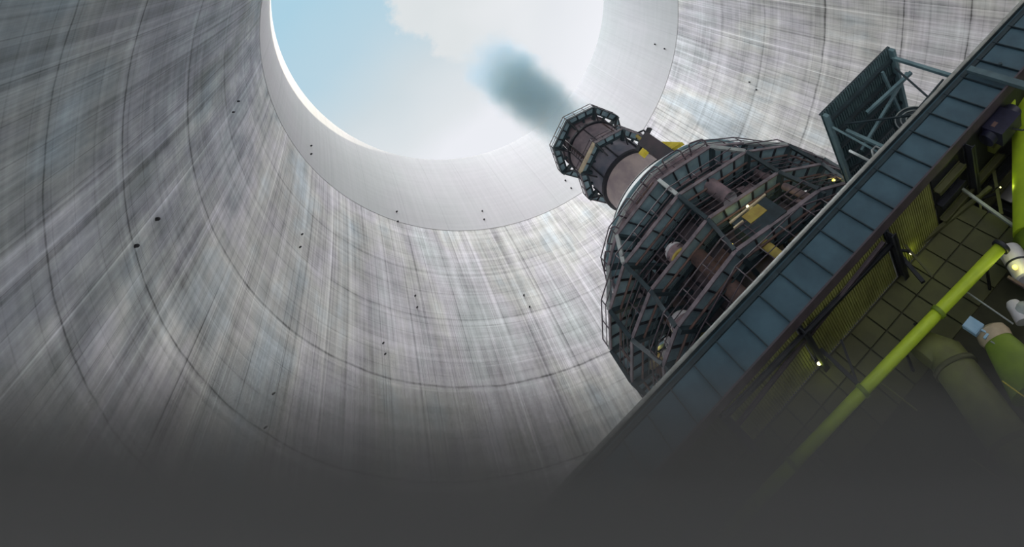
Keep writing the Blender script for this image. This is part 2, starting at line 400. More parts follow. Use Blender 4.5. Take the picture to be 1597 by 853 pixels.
for px, py in ((1560, 100), (1543, 117)):
    c = PN(px, py, N_G); MB().lathe(c + NV * .1, [(.05, 0), (.05, .13), (0, .13)], n=12, axis=-NV).build('lifting_eye', teal_d, gr)

# corrugated soffit under the platform
N_W = 15.0
def corrugated(p0, du, dv, Lu, Lv, pitch, amp, nrm, th=.02):
    """sheet of trapezoid waves: waves step along du, run along dv"""
    m = MB(); nw = max(2, int(Lu / pitch)); vs = []; prof = []
    for i in range(nw):
        b = i * pitch
        prof += [(b, 0), (b + pitch * .35, 0), (b + pitch * .5, amp), (b + pitch * .85, amp)]
    prof.append((nw * pitch, 0))
    for off in (0, th):
        for t in (0, Lv):
            vs += [p0 + du * a + dv * t + nrm * (h + off) for a, h in prof]
    k = len(prof); fs = []
    for o in (0, 2 * k):
        fs += [(o + i, o + i + 1, o + k + i + 1, o + k + i) for i in range(k - 1)]
    fs += [(i, 2 * k + i, 2 * k + i + 1, i + 1) for i in range(k - 1)] + [(k + i, k + i + 1, 3 * k + i + 1, 3 * k + i) for i in range(k - 1)]
    fs += [(0, k, 3 * k, 2 * k), (k - 1, 3 * k - 1, 4 * k - 1, 2 * k - 1)]
    return m.add(vs, fs)
sof = empty('corrugated_soffit', SNZ(8, 14, Z_BOT), 'olive corrugated sheeting lining the underside of the platform behind the girder', 'soffit')
for (a, b) in ((-.3, 2.1), (2.3, 5.3), (5.5, 7.2)):
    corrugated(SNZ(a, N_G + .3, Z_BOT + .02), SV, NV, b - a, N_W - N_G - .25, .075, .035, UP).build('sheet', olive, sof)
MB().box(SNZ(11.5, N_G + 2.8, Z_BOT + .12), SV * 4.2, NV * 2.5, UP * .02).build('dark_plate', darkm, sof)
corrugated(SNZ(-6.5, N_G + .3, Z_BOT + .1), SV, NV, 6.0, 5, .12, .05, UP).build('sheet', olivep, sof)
for i, (s, lab) in enumerate(((-.4, 'dark beam under the soffit at the far left end of the olive panels'), (2.2, 'dark beam crossing the soffit between two olive sheets'), (5.4, 'dark beam at the right end of the olive soffit sheets'), (8.6, 'dark beam under the platform near the green wall duct'))):
    b = MB().ibeam(SNZ(s, N_G + .25, Z_BOT - .12), SNZ(s, N_W + (.0 if i < 3 else 3), Z_BOT - .12), .16, .24)
    tag(b.build('cross_beam', darkm, loc=SNZ(s, N_G, Z_BOT)), lab, 'beam', 'cross beams under the platform')
lb = MB().ibeam(SNZ(-.5, 13.0, Z_BOT - .06), SNZ(5.6, 13.45, Z_BOT - .06), .1, .12)
tag(lb.build('runway_beam', darkm, loc=SNZ(2, 13.2, Z_BOT)), 'thin dark runway beam slanting beside the girder under the soffit', 'beam')
lb = MB().ibeam(SNZ(-.5, 13.75, Z_BOT - .05), SNZ(5.2, 13.1, Z_BOT - .05), .08, .1)
tag(lb.build('bracing_beam', flange, loc=SNZ(2, 13.4, Z_BOT)), 'thin diagonal brace crossing the runway beam under the soffit', 'beam')

# wall of square panels below the soffit
wallp = MB()
wallp.box(SNZ((-6 + 8.2) / 2, N_W + .12, (Z_BOT + 0) / 2), SV * 7.1, NV * .1, UP * Z_BOT / 2)
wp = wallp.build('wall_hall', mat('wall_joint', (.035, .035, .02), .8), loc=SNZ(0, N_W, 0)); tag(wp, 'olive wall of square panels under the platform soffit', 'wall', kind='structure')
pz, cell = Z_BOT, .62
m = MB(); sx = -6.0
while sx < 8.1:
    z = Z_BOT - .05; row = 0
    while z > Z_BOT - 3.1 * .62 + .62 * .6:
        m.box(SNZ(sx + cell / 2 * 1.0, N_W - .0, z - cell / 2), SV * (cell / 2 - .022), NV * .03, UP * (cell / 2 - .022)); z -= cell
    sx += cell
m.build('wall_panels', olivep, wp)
back = MB().box(SNZ(15, N_W + 2.6, Z_BOT / 2), SV * 11, NV * .1, UP * Z_BOT / 2)
tag(back.build('wall_back', mat('dark_wall', (.05, .045, .035), .85), loc=SNZ(15, 17.6, 0)), 'dark back wall of the hall under the platform', 'wall', kind='structure')

# bright green pipe along the hall
N_P = 13.7
gp = empty('green_pipe', PN(1360, 590, N_P), 'bright yellow-green pipe running diagonally under the platform', 'pipe')
pa, pb = PN(1178, 784, N_P), PN(1559, 387, N_P)
dp = (pb - pa) / np.linalg.norm(pb - pa)
MB().tube([pa - dp * 2.5, pb], .135, 20).build('pipe_run', green, gp)
for px, py in ((1463, 486), (1345, 609), (1235, 724)):
    c = PN(px, py, N_P); c = pa + dp * ((c - pa) @ dp); MB().tube([c - dp * .05, c + dp * .05], .165, 20).build('collar', greend, gp)
MB().tube([pb, pb + dp * .1], .19, 20).build('end_flange', darkm, gp)
for k in (1.6, 4.6, 7.4):
    c = pa + dp * k; MB().bar(c + NV * .1, c + NV * (N_W - N_P), .05, .06).build('wall_bracket', darkm, gp)

# bright duct climbing the right-hand side
gd = empty('green_duct', PN(1600, 350, 14.3), 'bright green upright duct at the right edge under the girder', 'duct')
dt, db = PN(1612, 120, 14.3), PN(1622, 372, 14.3)
MB().tube([dt, db], .55, 28).build('duct_body', green, gd)
for px, py in ((1613, 160), (1616, 235), (1620, 320)):
    c = PN(px, py, 14.3); MB().tube([c - UP * .03, c + UP * .03], .585, 28).build('duct_seam', greend, gd)
MB().tube([db + UP * .12, db - UP * .25 - SV * .25, db - UP * .5 - SV * .8], [.5, .45, .36], 20).build('duct_elbow', greend, gd)
tag(MB().prism([PN(1548, 174, 13.5), PN(1581, 173, 13.5), PN(1584, 156, 13.5), PN(1573, 149, 13.5), PN(1558, 158, 13.5)], NV * .3).build('green_cowl', green, loc=PN(1565, 165, 13.5)), 'small bright green cowl wedged under the girder above the navy hoist', 'cowl')
tag(MB().box(PN(1541, 224, 14.2), SV * .16, NV * .12, UP * .26).build('olive_cabinet', oldpipe, loc=PN(1541, 224, 14.2)), 'small olive box hanging under the girder below the navy hoist', 'box')

# hoist under the right end of the girder
ho = empty('hoist_unit', PN(1562, 195, 13.4), 'navy hoist unit hanging under the right end of the girder', 'hoist')
c = PN(1560, 196, 13.4)
MB().box(c, SV * .42, NV * .24, UP * .3).build('housing', navy, ho)
MB().tube([c - SV * .62 + UP * .02, c + SV * .66 + UP * .02], .2, 18).build('drum', navy, ho)
MB().bar(c + UP * .2, c + UP * (Z_BOT - c[2]), .1, .3).build('hanger', darkm, ho)
MB().tube([c - UP * .2, c - UP * .5 + SV * .1, c - UP * .6 + SV * .2, c - UP * .5 + SV * .28], .025, 8).build('hook', darkm, ho)
MB().box(c - SV * .2 - NV * .23 + UP * .02, SV * .09, NV * .02, UP * .05).build('tag_plate', rustm, ho)

# latticework in the dark recess
tr = empty('roof_truss', SNZ(7, 15.6, Z_BOT), 'dark steel latticework in the recess below the girder', 'truss')
for (a, b, nn_, wd, mt_) in (((1398, 372), (1500, 290), 14.8, .09, darkm), ((1420, 392), (1545, 292), 14.9, .1, olivep), ((1497, 292), (1580, 352), 14.7, .08, lgrey), ((1489, 236), (1500, 345), 15.2, .1, olivep),
                       ((1545, 240), (1562, 335), 15.0, .09, olivep), ((1462, 300), (1466, 372), 15.1, .09, darkm), ((1500, 262), (1572, 240), 15.0, .07, darkm), ((1440, 330), (1540, 250), 15.1, .08, olive), ((1524, 255), (1530, 330), 15.2, .06, oldpipe), ((1470, 330), (1560, 300), 15.3, .06, darkm)):
    MB().bar(PN(*a, nn_), PN(*b, nn_), wd, wd).build('truss_bar', mt_, tr)
for n_, s1_, mt_ in ((13.5, 8.4, olivep), (14.1, 8.3, darkm), (14.8, 10, olivep), (15.5, 13, darkm), (16.2, 13, olivep)):
    MB().ibeam(SNZ(7.3, n_, Z_BOT - .02), SNZ(s1_, n_, Z_BOT - .02), .14, .2).build('joist', mt_, tr)
fr = empty('diagonal_strut', SNZ(4, 14.2, Z_BOT), 'dark angled bracing frame left of the recess, below the soffit', 'strut')
for (a, b, nn_, wd, mt_) in (((1372, 360), (1440, 440), 14.3, .1, darkm), ((1385, 352), (1455, 432), 14.2, .06, olivep), ((1355, 385), (1420, 392), 14.2, .06, darkm), ((1280, 545), (1350, 610), 14.4, .1, darkm), ((1312, 530), (1340, 605), 14.5, .06, darkm)):
    MB().bar(PN(*a, nn_), PN(*b, nn_), wd, wd).build('strut_bar', mt_, fr)

# white ventilation housing with a lamp, far right
vh = empty('vent_housing', PN(1600, 420, 14.3), 'white ribbed ventilation housing with a yellow lamp at the right edge', 'ventilator')
a, b = PN(1571, 385, 14.3), PN(1606, 440, 14.3)
dv_ = (b - a); Lh = np.linalg.norm(dv_); dv_ /= Lh
MB().lathe(a, [(0, 0), (.16, .0), (.24, .05), (.27, .15), (.27, .46)], n=24, axis=dv_).build('hood', whitem, vh)
MB().lathe(a + dv_ * .50, [(0, 0), (.26, 0), (.26, .36), (.22, .40), (0, .40)], n=24, axis=dv_).build('barrel', whitem, vh)
MB().lathe(a + dv_ * .46, [(.2, 0), (.28, 0), (.28, .04), (.2, .04)], n=24, axis=dv_).build('band', darkm, vh)
MB().bar(PN(1572, 432, 14.0), PN(1605, 452, 14.0), .07, .07).build('bracket', rustm, vh)
lc = PN(1583, 417, 13.98)
bl = MB().lathe(lc, [(0, -.06), (.045, -.04), (.06, 0), (.045, .04), (0, .06)], n=12, axis=-NV).build('lamp_bulb', lampg, vh)
tag(MB().lathe(PN(1578, 470, 14.2), [(0, 0), (.13, .02), (.17, .1), (.17, .5), (0, .5)], n=20, axis=dv_).build('white_pipe_stub', whitem, loc=PN(1578, 470, 14.2)), 'white pipe stub just below the ventilation housing', 'pipe')
tag(MB().lathe(PN(1596, 486, 14.2), [(0, -.22), (.12, -.2), (.2, -.1), (.22, 0), (.2, .1), (.12, .2), (0, .22)], n=20, axis=SV).build('grey_valve_body', lgrey, loc=PN(1596, 486, 14.2)), 'round grey valve body at the right edge below the white stub', 'valve')

# floodlight
fl = empty('floodlight', PN(1520, 512, 13.9), 'pale blue square floodlight beside the green hopper', 'floodlight')
c = PN(1518, 509, 13.9)
MB().box(c, SV * .15, NV * .07, UP * .155).build('housing', bluegl, fl)
MB().box(c - NV * .075, SV * .13, NV * .008, UP * .135).build('glass', bluegl, fl)
MB().bar(c - UP * .13 + SV * .03, c - UP * .38 + SV * .06, .04, .04).bar(c - UP * .3 - SV * .1, c - UP * .3 + SV * .16, .05, .05).build('bracket', bluegl, fl)
MB().bar(c + SV * .15, PN(1545, 520, 14.2), .05, .05).build('arm', darkm, fl)

# hopper
hp = empty('green_hopper', PN(1580, 570, 14.5), 'green cone hopper with a pale collar at the right edge', 'hopper')
a, b = PN(1541, 512, 14.2), PN(1640, 640, 14.2); dv_ = (b - a) / np.linalg.norm(b - a)
MB().lathe(a, [(.0, 0), (.2, 0), (.33, .08), (.36, .2), (.33, .34)], n=28, axis=dv_).build('collar', mat('pale_collar', (.45, .36, .25), .6), hp)
MB().lathe(a + dv_ * .3, [(.31, 0), (.36, .2), (.54, 1.15), (.0, 1.15)], n=28, axis=dv_).build('cone', greend, hp)

# old pipe with an elbow
op = empty('old_pipe', PN(1530, 640, 14.4), 'thick dull olive pipe with a rounded elbow below the green pipe', 'pipe')
pts = [PN(1440, 560, 14.4), PN(1452, 545, 14.4), PN(1475, 556, 14.4), PN(1500, 588, 14.4), PN(1548, 655, 14.4), PN(1600, 722, 14.4), PN(1650, 790, 14.4)]
MB().tube(pts, [.36, .42, .45, .45, .45, .45, .45], 24).build('pipe_run', oldpipe, op)
for px, py in ((1490, 574), (1578, 694)):
    c = PN(px, py, 14.4); d_ = (pts[4] - pts[3]) / np.linalg.norm(pts[4] - pts[3]); MB().tube([c - d_ * .05, c + d_ * .05], .5, 24).build('pipe_flange', olivep, op)
rods = (((1563, 594), (1620, 635), 13.8, .014, yellow, 'thin yellow rod at the right edge below the hopper'),
        ((1500, 450), (1580, 505), 14.0, .02, lgrey, 'thin grey conduit behind the floodlight'),
        ((1545, 532), (1600, 566), 13.9, .016, lgrey, 'thin grey conduit across the green hopper'),
        ((1372, 595), (1430, 640), 14.6, .02, oldpipe, 'thin olive conduit on the wall left of the old pipe'),
        ((1425, 505), (1500, 545), 14.5, .03, darkm, 'dark conduit between the green pipe and the old pipe'),
        ((1515, 715), (1560, 748), 13.9, .012, olive, 'thin pale rod low in the added haze by the old pipe'))
for a, b, nn_, r_, mt_, lab in rods:
    tag(MB().tube([PN(*a, nn_), PN(*b, nn_)], r_, 8).build('conduit', mt_, loc=(PN(*a, nn_) + PN(*b, nn_)) / 2), lab, 'conduit')
# two steel columns carry the platform
for s_, lab in ((9.4, 'dark steel column in the recess by the green duct'), (-5.5, 'dark steel column at the left end of the panel wall')):
    b = MB()
    for k in (-1, 1): b.box(SNZ(s_ + k * .14, 16.4, Z_BOT / 2), SV * .012, NV * .15, UP * Z_BOT / 2)
    b.box(SNZ(s_, 16.4, Z_BOT / 2), SV * .14, NV * .012, UP * Z_BOT / 2)
    tag(b.build('platform_column', darkm, loc=SNZ(s_, 16.4, 0)), lab, 'column', kind='structure')

def lamp_thing(P, lab, mtl, colr, watts, r=.05, arm=None, rad=.05):
    e = empty('bulkhead_lamp', P, lab, 'lamp')
    MB().lathe(P, [(0, -r), (r * .7, -r * .7), (r, 0), (r * .7, r * .7), (0, r)], n=12).build('bulb', mtl, e)
    MB().lathe(P + UP * r * .6, [(r * .5, 0), (r * 1.3, 0), (r * 1.1, r * .8), (0, r * .9)], n=12).build('cap', darkm, e)
    if arm is not None: MB().tube([P + UP * r, P + UP * r * 2.2, arm], .015, 6).build('arm', darkm, e)
    l = bpy.data.lights.new('lamp_light', 'POINT'); l.energy = watts; l.color = colr; l.shadow_soft_size = rad
    o = bpy.data.objects.new('lamp_light', l); col.objects.link(o); o.parent = e; o.location = (0, 0, -r * 2.2)
    return e
YG = (.85, 1.0, .12)
P = PN(1277, 567, 14.5); lamp_thing(P, 'small pale lamp under the soffit beside the cross beam', lampw, YG, 1.6, .05, P + UP * .3 + NV * .4)
P = PN(1421, 395, 14.6); lamp_thing(P, 'small pale lamp at the right end of the soffit', lampw, YG, 1.2, .045, P + UP * .3 + NV * .3)
P = PN(1560, 292, 14.3); lamp_thing(P, 'tiny lamp in the recess next to the green duct', lampw, YG, 3.5, .02, P + UP * .2 + NV * .3)
P = lc - NV * .15
l = bpy.data.lights.new('vent_lamp_light', 'POINT'); l.energy = 3.0; l.color = (.95, 1.0, .3); l.shadow_soft_size = .06
o = bpy.data.objects.new('vent_lamp_light', l); col.objects.link(o); o.parent = vh; o.location = tuple(P - np.array(vh['_w']))

# ------------------------------------------------------------------ canopy on the platform
cp = empty('corrugated_canopy', SNZ(9.2, 14.2, Z_TOP), 'dark corrugated canopy on braced posts standing on the platform edge', 'canopy')
ZC = 10.35 + H
S0, S1, N0, N1 = 7.5, 10.8, 12.68, 16.2
rsh = corrugated(SNZ(S0, N0, ZC), SV, NV, S1 - S0, N1 - N0, .1, .04, UP).build('roof_sheet', canm, cp)
MB().box(SNZ((S0 + S1) / 2, N0 + .02, ZC + .06), SV * (S1 - S0) / 2, NV * .02, UP * .03).build('gutter_edge', teal_d, cp)
for n_ in (13.1, 13.75, 14.4, 15.05, 15.7):
    MB().box(SNZ((S0 + S1) / 2, n_, ZC - .06), SV * ((S1 - S0) / 2 - .06), NV * .05, UP * .06).build('purlin', teal_d, rsh)
for s_ in (S0 + .08, S1 - .08):
    MB().box(SNZ(s_, (N0 + N1) / 2, ZC - .13), SV * .06, NV * (N1 - N0) / 2, UP * .09).build('side_beam', teal, cp)
posts = ((S1 - .12, 13.0, teal), (S0 + .6, 13.9, teal), (S1 - .15, 15.9, teal_d), (S0 + .25, 15.9, teal_d))
for s_, n_, mt_ in posts:
    MB().box(SNZ(s_, n_, (Z_TOP + ZC) / 2 - .1), SV * .055, NV * .055, UP * (ZC - Z_TOP - .1) / 2).build('post', mt_, cp)
zt = Z_TOP
for a, b, wd, mt_ in ((PN(1396, 106, 13.0), PN(1448, 152, 13.0), .05, teal_d),
                      (PN(1471, 124, 13.0), PN(1434, 167, 13.0), .045, teal_d),
                      (PN(1421, 113, 13.2), PN(1352, 176, 13.5), .1, teal),
                      (SNZ(S0 + .3, 14.1, ZC - .9), SNZ(S1 - .1, 13.5, ZC - .55), .085, teal),
                      (SNZ(S0 + .2, 15.2, ZC - .3), SNZ(S1 - .3, 15.0, Z_TOP + .6), .06, teal_d),
                      (SNZ(S0 + .1, 13.2, ZC - .2), SNZ(S0 + .9, 15.0, Z_TOP + .2), .07, teal),
                      (SNZ(S0 + .5, 13.4, ZC - .3), SNZ(S1 - 1.0, 13.6, Z_TOP + .1), .05, teal_d),
                      (SNZ(S1 - .7, 13.1, ZC - .15), SNZ(S1 - .6, 15.6, ZC - .5), .09, teal)):
    MB().bar(a, b, wd, wd).build('brace', mt_, cp)
# low posts and hoops beside the canopy
tag(MB().tube([PN(1325, 235, 13.0), PN(1362, 254, 13.0)], .04, 10).build('bollard_post', lgrey, loc=PN(1350, 248, 13.0)), 'pale grey post in front of the canopy at the girder top', 'post')
hb = MB(); hb.tube([PN(1362, 245, 13.2), PN(1360, 234, 13.2), PN(1366, 228, 13.2), PN(1380, 236, 13.2)], .03, 8)
tag(hb.build('hoop_barrier', lgrey, loc=PN(1366, 240, 13.2)), 'small bent grey hoop barrier under the canopy', 'barrier')
un = empty('fan_unit', SNZ(9.6, 14.6, Z_TOP), 'dark round fan unit standing under the canopy', 'fan')
MB().lathe(SNZ(9.6, 14.2, Z_TOP + .95), [(.0, 0), (.55, 0), (.6, .08), (.6, .7), (.5, .8), (0, .8)], n=28, axis=NV).build('drum', teal_d, un)
for rr_ in (.2, .36, .52):
    MB().tube([SNZ(9.6, 14.16, Z_TOP + .95) + rr_ * (math.cos(t) * SV + math.sin(t) * UP) for t in np.linspace(0, 2 * math.pi, 25)[:-1]], .022, 6, closed=True).build('guard_ring', lgrey, un)
MB().box(SNZ(9.6, 14.6, Z_TOP + .2), SV * .45, NV * .35, UP * .22).build('stand', teal_d, un)
sr = empty('guard_rail', SNZ(11.9, 12.85, Z_TOP), 'thin angled rail right of the canopy post on the girder top', 'railing')
MB().tube([PN(1404, 182, 12.9), PN(1434, 172, 12.9), PN(1466, 138, 12.9)], .03, 8).build('rail', teal_d, sr)
MB().tube([PN(1466, 138, 12.9), PN(1473, 142, 12.9)], .03, 8).build('foot', teal_d, sr)

# ------------------------------------------------------------------ vessel with ring galleries
AZ = .857
VA = np.array([20 * math.cos(AZ), 20 * math.sin(AZ)])
uu = np.array([-math.cos(AZ), -math.sin(AZ)]); vv = np.array([-uu[1], uu[0]])
def cyl(r, ang, z): p = VA + r * (math.cos(ang) * uu + math.sin(ang) * vv); return np.array([p[0], p[1], z])
def on_cyl(px, py, r):
    d = ray(px, py); A2 = VA - CAM[:2]; a = d[0] ** 2 + d[1] ** 2; b = -2 * d[:2] @ A2; c = A2 @ A2 - r * r
    D = b * b - 4 * a * c; t = (-b - math.sqrt(max(D, 0))) / (2 * a); return CAM + d * t
VB = np.array([VA[0], VA[1], Z_TOP - .1])
RB = 3.72
ves = empty('pressure_vessel', VB, 'huge dark cylindrical vessel ringed by galleries under the chimney', 'vessel')
MB().lathe((*VA, 0), [(RB, Z_TOP - .1), (RB, 15.1 + H)], n=72).build('shell', bodym, ves)
MB().lathe((*VA, 0), [(RB, 15.0 + H), (4.1, 15.1 + H), (4.12, 16.55 + H)], n=72).build('collar_band', roofm, ves)
MB().lathe((*VA, 0), [(4.12, 16.5 + H), (4.26, 16.5 + H), (4.26, 16.72 + H), (3.3, 17.98 + H), (3.2, 18.05 + H)], n=72).build('roof', palem, ves)
MB().tube([cyl(4.27, t, 16.66 + H) for t in np.linspace(0, 2 * math.pi, 73)[:-1]], .09, 8, closed=True).build('roof_edge_pipe', teal, ves)
MB().tube([cyl(3.27, t, 18.0 + H) for t in np.linspace(0, 2 * math.pi, 61)[:-1]], .06, 8, closed=True).build('roof_ring', darkm, ves)
MB().lathe((*VA, 0), [(3.2, 18.05 + H), (0, 18.1 + H)], n=60).build('roof_top', palem, ves)
# vertical plate seams, hoops and patches on the shell
for zc in (9.2, 11.4, 12.9, 14.4):
    MB().tube([cyl(RB + .03, t, zc + H) for t in np.linspace(0, 2 * math.pi, 61)[:-1]], .06, 6, closed=True).build('shell_hoop', teal_d, ves)
for t in np.radians(np.arange(-80, 100, 12)):
    MB().bar(cyl(RB + .04, t, Z_TOP), cyl(RB + .04, t, 15.1 + H), .09, .1).build('shell_rib', darkm, ves)
for (a0, z0, z1, wd, mt_) in ((-20, 12.4, 13.4, 9, roofm), (-2, 10.7, 11.9, 10, rustm), (22, 12.5, 13.5, 8, bodym), (40, 12.4, 13.6, 9, roofm), (-36, 10.6, 12.0, 9, bodym), (10, 9.0, 10.2, 10, rustm), (62, 10.7, 12.1, 9, roofm), (5, 14.0, 15.0, 9, deckp), (-14, 14.0, 15.0, 7, deckp), (30, 14.0, 15.0, 10, deckp), (-30, 14.0, 15.0, 6, deckp)):
    MB().lathe((*VA, 0), [(RB + .12, z0 + H), (RB + .12, z1 + H)], n=6, a0=math.atan2(uu[1], uu[0]) + R(a0 - wd / 2), a1=math.atan2(uu[1], uu[0]) + R(a0 + wd / 2)).build('shell_panel', mt_, ves)
# loops and pipes lying on the collar below the roof edge
for a0, a1 in ((-50, -38), (-34, -24), (-18, -8), (2, 13), (17, 28), (34, 44)):
    pts = [cyl(4.16, R(a0), 16.2 + H), cyl(4.55, R(a0), 16.35 + H)] + [cyl(4.55, R(t), 16.4 + H) for t in np.linspace(a0 + 1, a1 - 1, 6)] + [cyl(4.5, R(a1), 16.3 + H), cyl(4.14, R(a1), 15.9 + H)]
    MB().tube(pts, .035, 8).build('collar_hoop', railm, ves)
for a0, a1, z in ((-34, -12, 15.9), (-30, -16, 15.6), (-8, 6, 16.0), (20, 40, 15.8)):
    MB().tube([cyl(4.3, R(t), z + H) for t in np.linspace(a0, a1, 8)], .06, 8).build('collar_pipe', rustm, ves)

def gallery(name, z, outer, rin, label, cx=VA, rail_h=1.08, rib_step=.7, front=(-95, 125), rails=(1.0, .68, .36), kick_h=.14, col_to=None, group=None, frame=None, km=None, dm=None, post_step=1.0, bracket=True, deck_w=.95, body_r=3.7):
    """ring walkway: outer is a closed polygon of (angle, radius) in the vessel frame"""
    z = z + H
    e = empty(name, (*cx, z), label, 'gallery', group)
    P = [cyl(r, a, z) for a, r in outer]; k = len(P)
    I = [cyl(max(rin, r - deck_w), a, z) for a, r in outer]; B_ = [cyl(body_r, a, z) for a, r in outer]
    m = MB()
    for i in range(k):
        j = (i + 1) % k
        m.prism([P[i], P[j], I[j], I[i]], UP * .05)
    dk = m.build('deck', dm or deckp, e)
    m = MB()
    for i in range(k):
        m.bar(P[i] + UP * (kick_h / 2 - .05), P[(i + 1) % k] + UP * (kick_h / 2 - .05), .05, kick_h)
    m.build('kick_plate', km or kick, e)
    m = MB()
    for i in range(k):
        m.bar(I[i] * .97 + P[i] * .03 - UP * .06, I[(i + 1) % k] * .97 + P[(i + 1) % k] * .03 - UP * .06, .08, .14)
    m.build('inner_beam', teal_d, e)
    m = MB(); ph = [rail_h * h for h in rails]
    for h in ph:
        m.tube([p + UP * h for p in P], (.026 if h == max(ph) else .018), 6, closed=True)
    hr = m.build('handrail', railm, e)
    if bracket and col_to is not None:
        for q, rr_ in ((.35, .045), (.62, .03)):
            MB().tube([P[i] * (1 - q) + I[i] * q - UP * .16 for i in range(k)], rr_, 6, closed=True).build('under_pipe', rustm if q < .5 else teal_d, e)
    npost = nrib = 0
    for i in range(k):
        j = (i + 1) % k; am = math.degrees((outer[i][0] + (outer[j][0] if j else outer[j][0] + 2 * math.pi)) / 2)
        vis = front[0] <= am <= front[1]
        L = np.linalg.norm(P[j] - P[i])
        if not vis: continue
        n_ = max(1, int(round(L / post_step)))
        for q in range(n_):
            p = P[i] + (P[j] - P[i]) * q / n_
            MB().tube([p, p + UP * rail_h], .022, 6).build('rail_post', railm, hr); npost += 1
        n_ = max(2, int(round(L / rib_step)))
        for q in range(1, n_):
            f = q / n_
            MB().bar(P[i] * (1 - f) + P[j] * f - UP * .03, I[i] * (1 - f) + I[j] * f - UP * .03, .05, .09).build('rib', darkm, dk); nrib += 1
        if L > 1.6 and bracket:
            f = .5; MB().bar(I[i] * (1 - f) + I[j] * f - UP * .1, (B_[i] * (1 - f) + B_[j] * f) * 1.0 - UP * .1, .1, .14).build('bearer', teal_d, e)
        if bracket:
            MB().bar(P[i] - UP * .09, B_[i] - UP * .09, .15, .22).build('corner_beam', teal_d, e)
        if col_to is not None and col_to[i % len(col_to)] is not None:
            tgt, cm = col_to[i % len(col_to)]
            if cm is not None: MB().bar(P[i] + UP * .05, tgt, .14, .14, up=NV).build('corner_column', cm, e)
    return e, P

def close_ring(front, rb, last=None):
    """front: list of (angle deg, r); close the far side with 30 degree steps"""
    f = sorted(front); a = f[-1][0]; ring = list(f); end = f[0][0] + 360
    n_ = max(2, int(round((end - a) / 30)))
    ring += [(a + (end - a) * i / n_, rb) for i in range(1, n_)]
    return [(R(x), y) for x, y in ring]
def bpr(pts, z):
    out = []
    for px, py in pts:
        d = ray(px, py); q = (CAM + d * (z / d[2]))[:2] - VA
        out.append((math.degrees(math.atan2(q @ vv, q @ uu)), float(np.hypot(*q))))
    return out
GB = close_ring([(-75, 4.7), (-56, 4.75)] + bpr([(949, 415), (962, 367), (1027.6, 281), (1108, 229), (1160, 223)], 15.15) + [(82, 5.1)], 5.2)
GC = close_ring([(-84, 5.95)] + bpr([(953, 546), (951, 484), (974, 412), (1058, 305), (1164, 237), (1230, 227), (1285, 248)], 13.7), 5.8)
GD = close_ring([(-84, 5.95)] + bpr([(986, 597), (986, 530), (1015, 454), (1104, 342), (1215, 269), (1282, 256)], 12.25) + [(87, 5.6)], 5.7)
GE = close_ring([(-62, 5.7)] + bpr([(1035, 570), (1056, 512), (1148, 392), (1279, 297), (1323, 285)], 10.4) + [(82, 5.5)], 5.6)
def cols(ring, z, up_ring, up_z, mats):
    out = []
    for i, (a, r) in enumerate(ring):
        best = min(up_ring, key=lambda t: abs((t[0] - a + math.pi) % (2 * math.pi) - math.pi))
        out.append((cyl(best[1], best[0], up_z + H - .03), mats[i % len(mats)]))
    return out
gB, PB = gallery('ring_gallery', 15.15, GB, 4.05, 'topmost ring gallery just below the vessel roof edge', rail_h=.6, rails=(1.0, .5))
gC, PC = gallery('ring_gallery', 13.7, GC, 4.05, 'second ring gallery from the top of the vessel', rail_h=.62, rails=(1.0, .5), col_to=cols(GC, 13.7, GB, 15.15, [lgrey]))
gD, PD = gallery('ring_gallery', 12.25, GD, 4.05, 'third ring gallery from the top of the vessel', rail_h=.82, col_to=cols(GD, 12.25, GC, 13.7, [teal_d]))
gE, PE = gallery('ring_gallery', 10.4, GE, 4.05, 'lowest ring gallery of the vessel, just above the girder', rail_h=.72, col_to=cols(GE, 10.4, GD, 12.25, [teal_d]))
gF, PF = gallery('ring_gallery', 8.9, close_ring([(a, 5.4) for a in (-60, -30, 0, 30, 60)], 5.4), 4.05, 'lowermost walkway of the vessel, half hidden behind the girder', rails=(1.0, .6))

# tanks and fittings standing on the galleries
def tank(px, py, r, base_z, rad, label):
    top = on_cyl(px, py, r); b = np.array([top[0], top[1], base_z + H + .05]); h = top[2] - b[2]
    e = empty('small_tank', b, label, 'tank')
    MB().lathe(b, [(rad, .05), (rad, h - rad)], n=24).build('tank_body', roofm, e)
    MB().lathe(b, [(rad, h - rad)] + [(rad * math.cos(t), h - rad + rad * math.sin(t)) for t in np.linspace(0, math.pi / 2, 8)], n=24).build('domed_cap', whitem, e)
    MB().lathe(b, [(0, 0), (rad * 1.1, 0), (rad * 1.1, .08), (0, .08)], n=24).build('base_ring', ochre, e)
    return e
tank(1044, 385, 4.75, 12.25, .36, 'small upright tank with pale domed top on the third gallery')
tank(1053, 492, 4.85, 10.4, .42, 'small upright tank with pale domed top on the lowest gallery')
tank(1130, 305, 4.55, 13.7, .3, 'small dark tank with domed top on the second gallery')
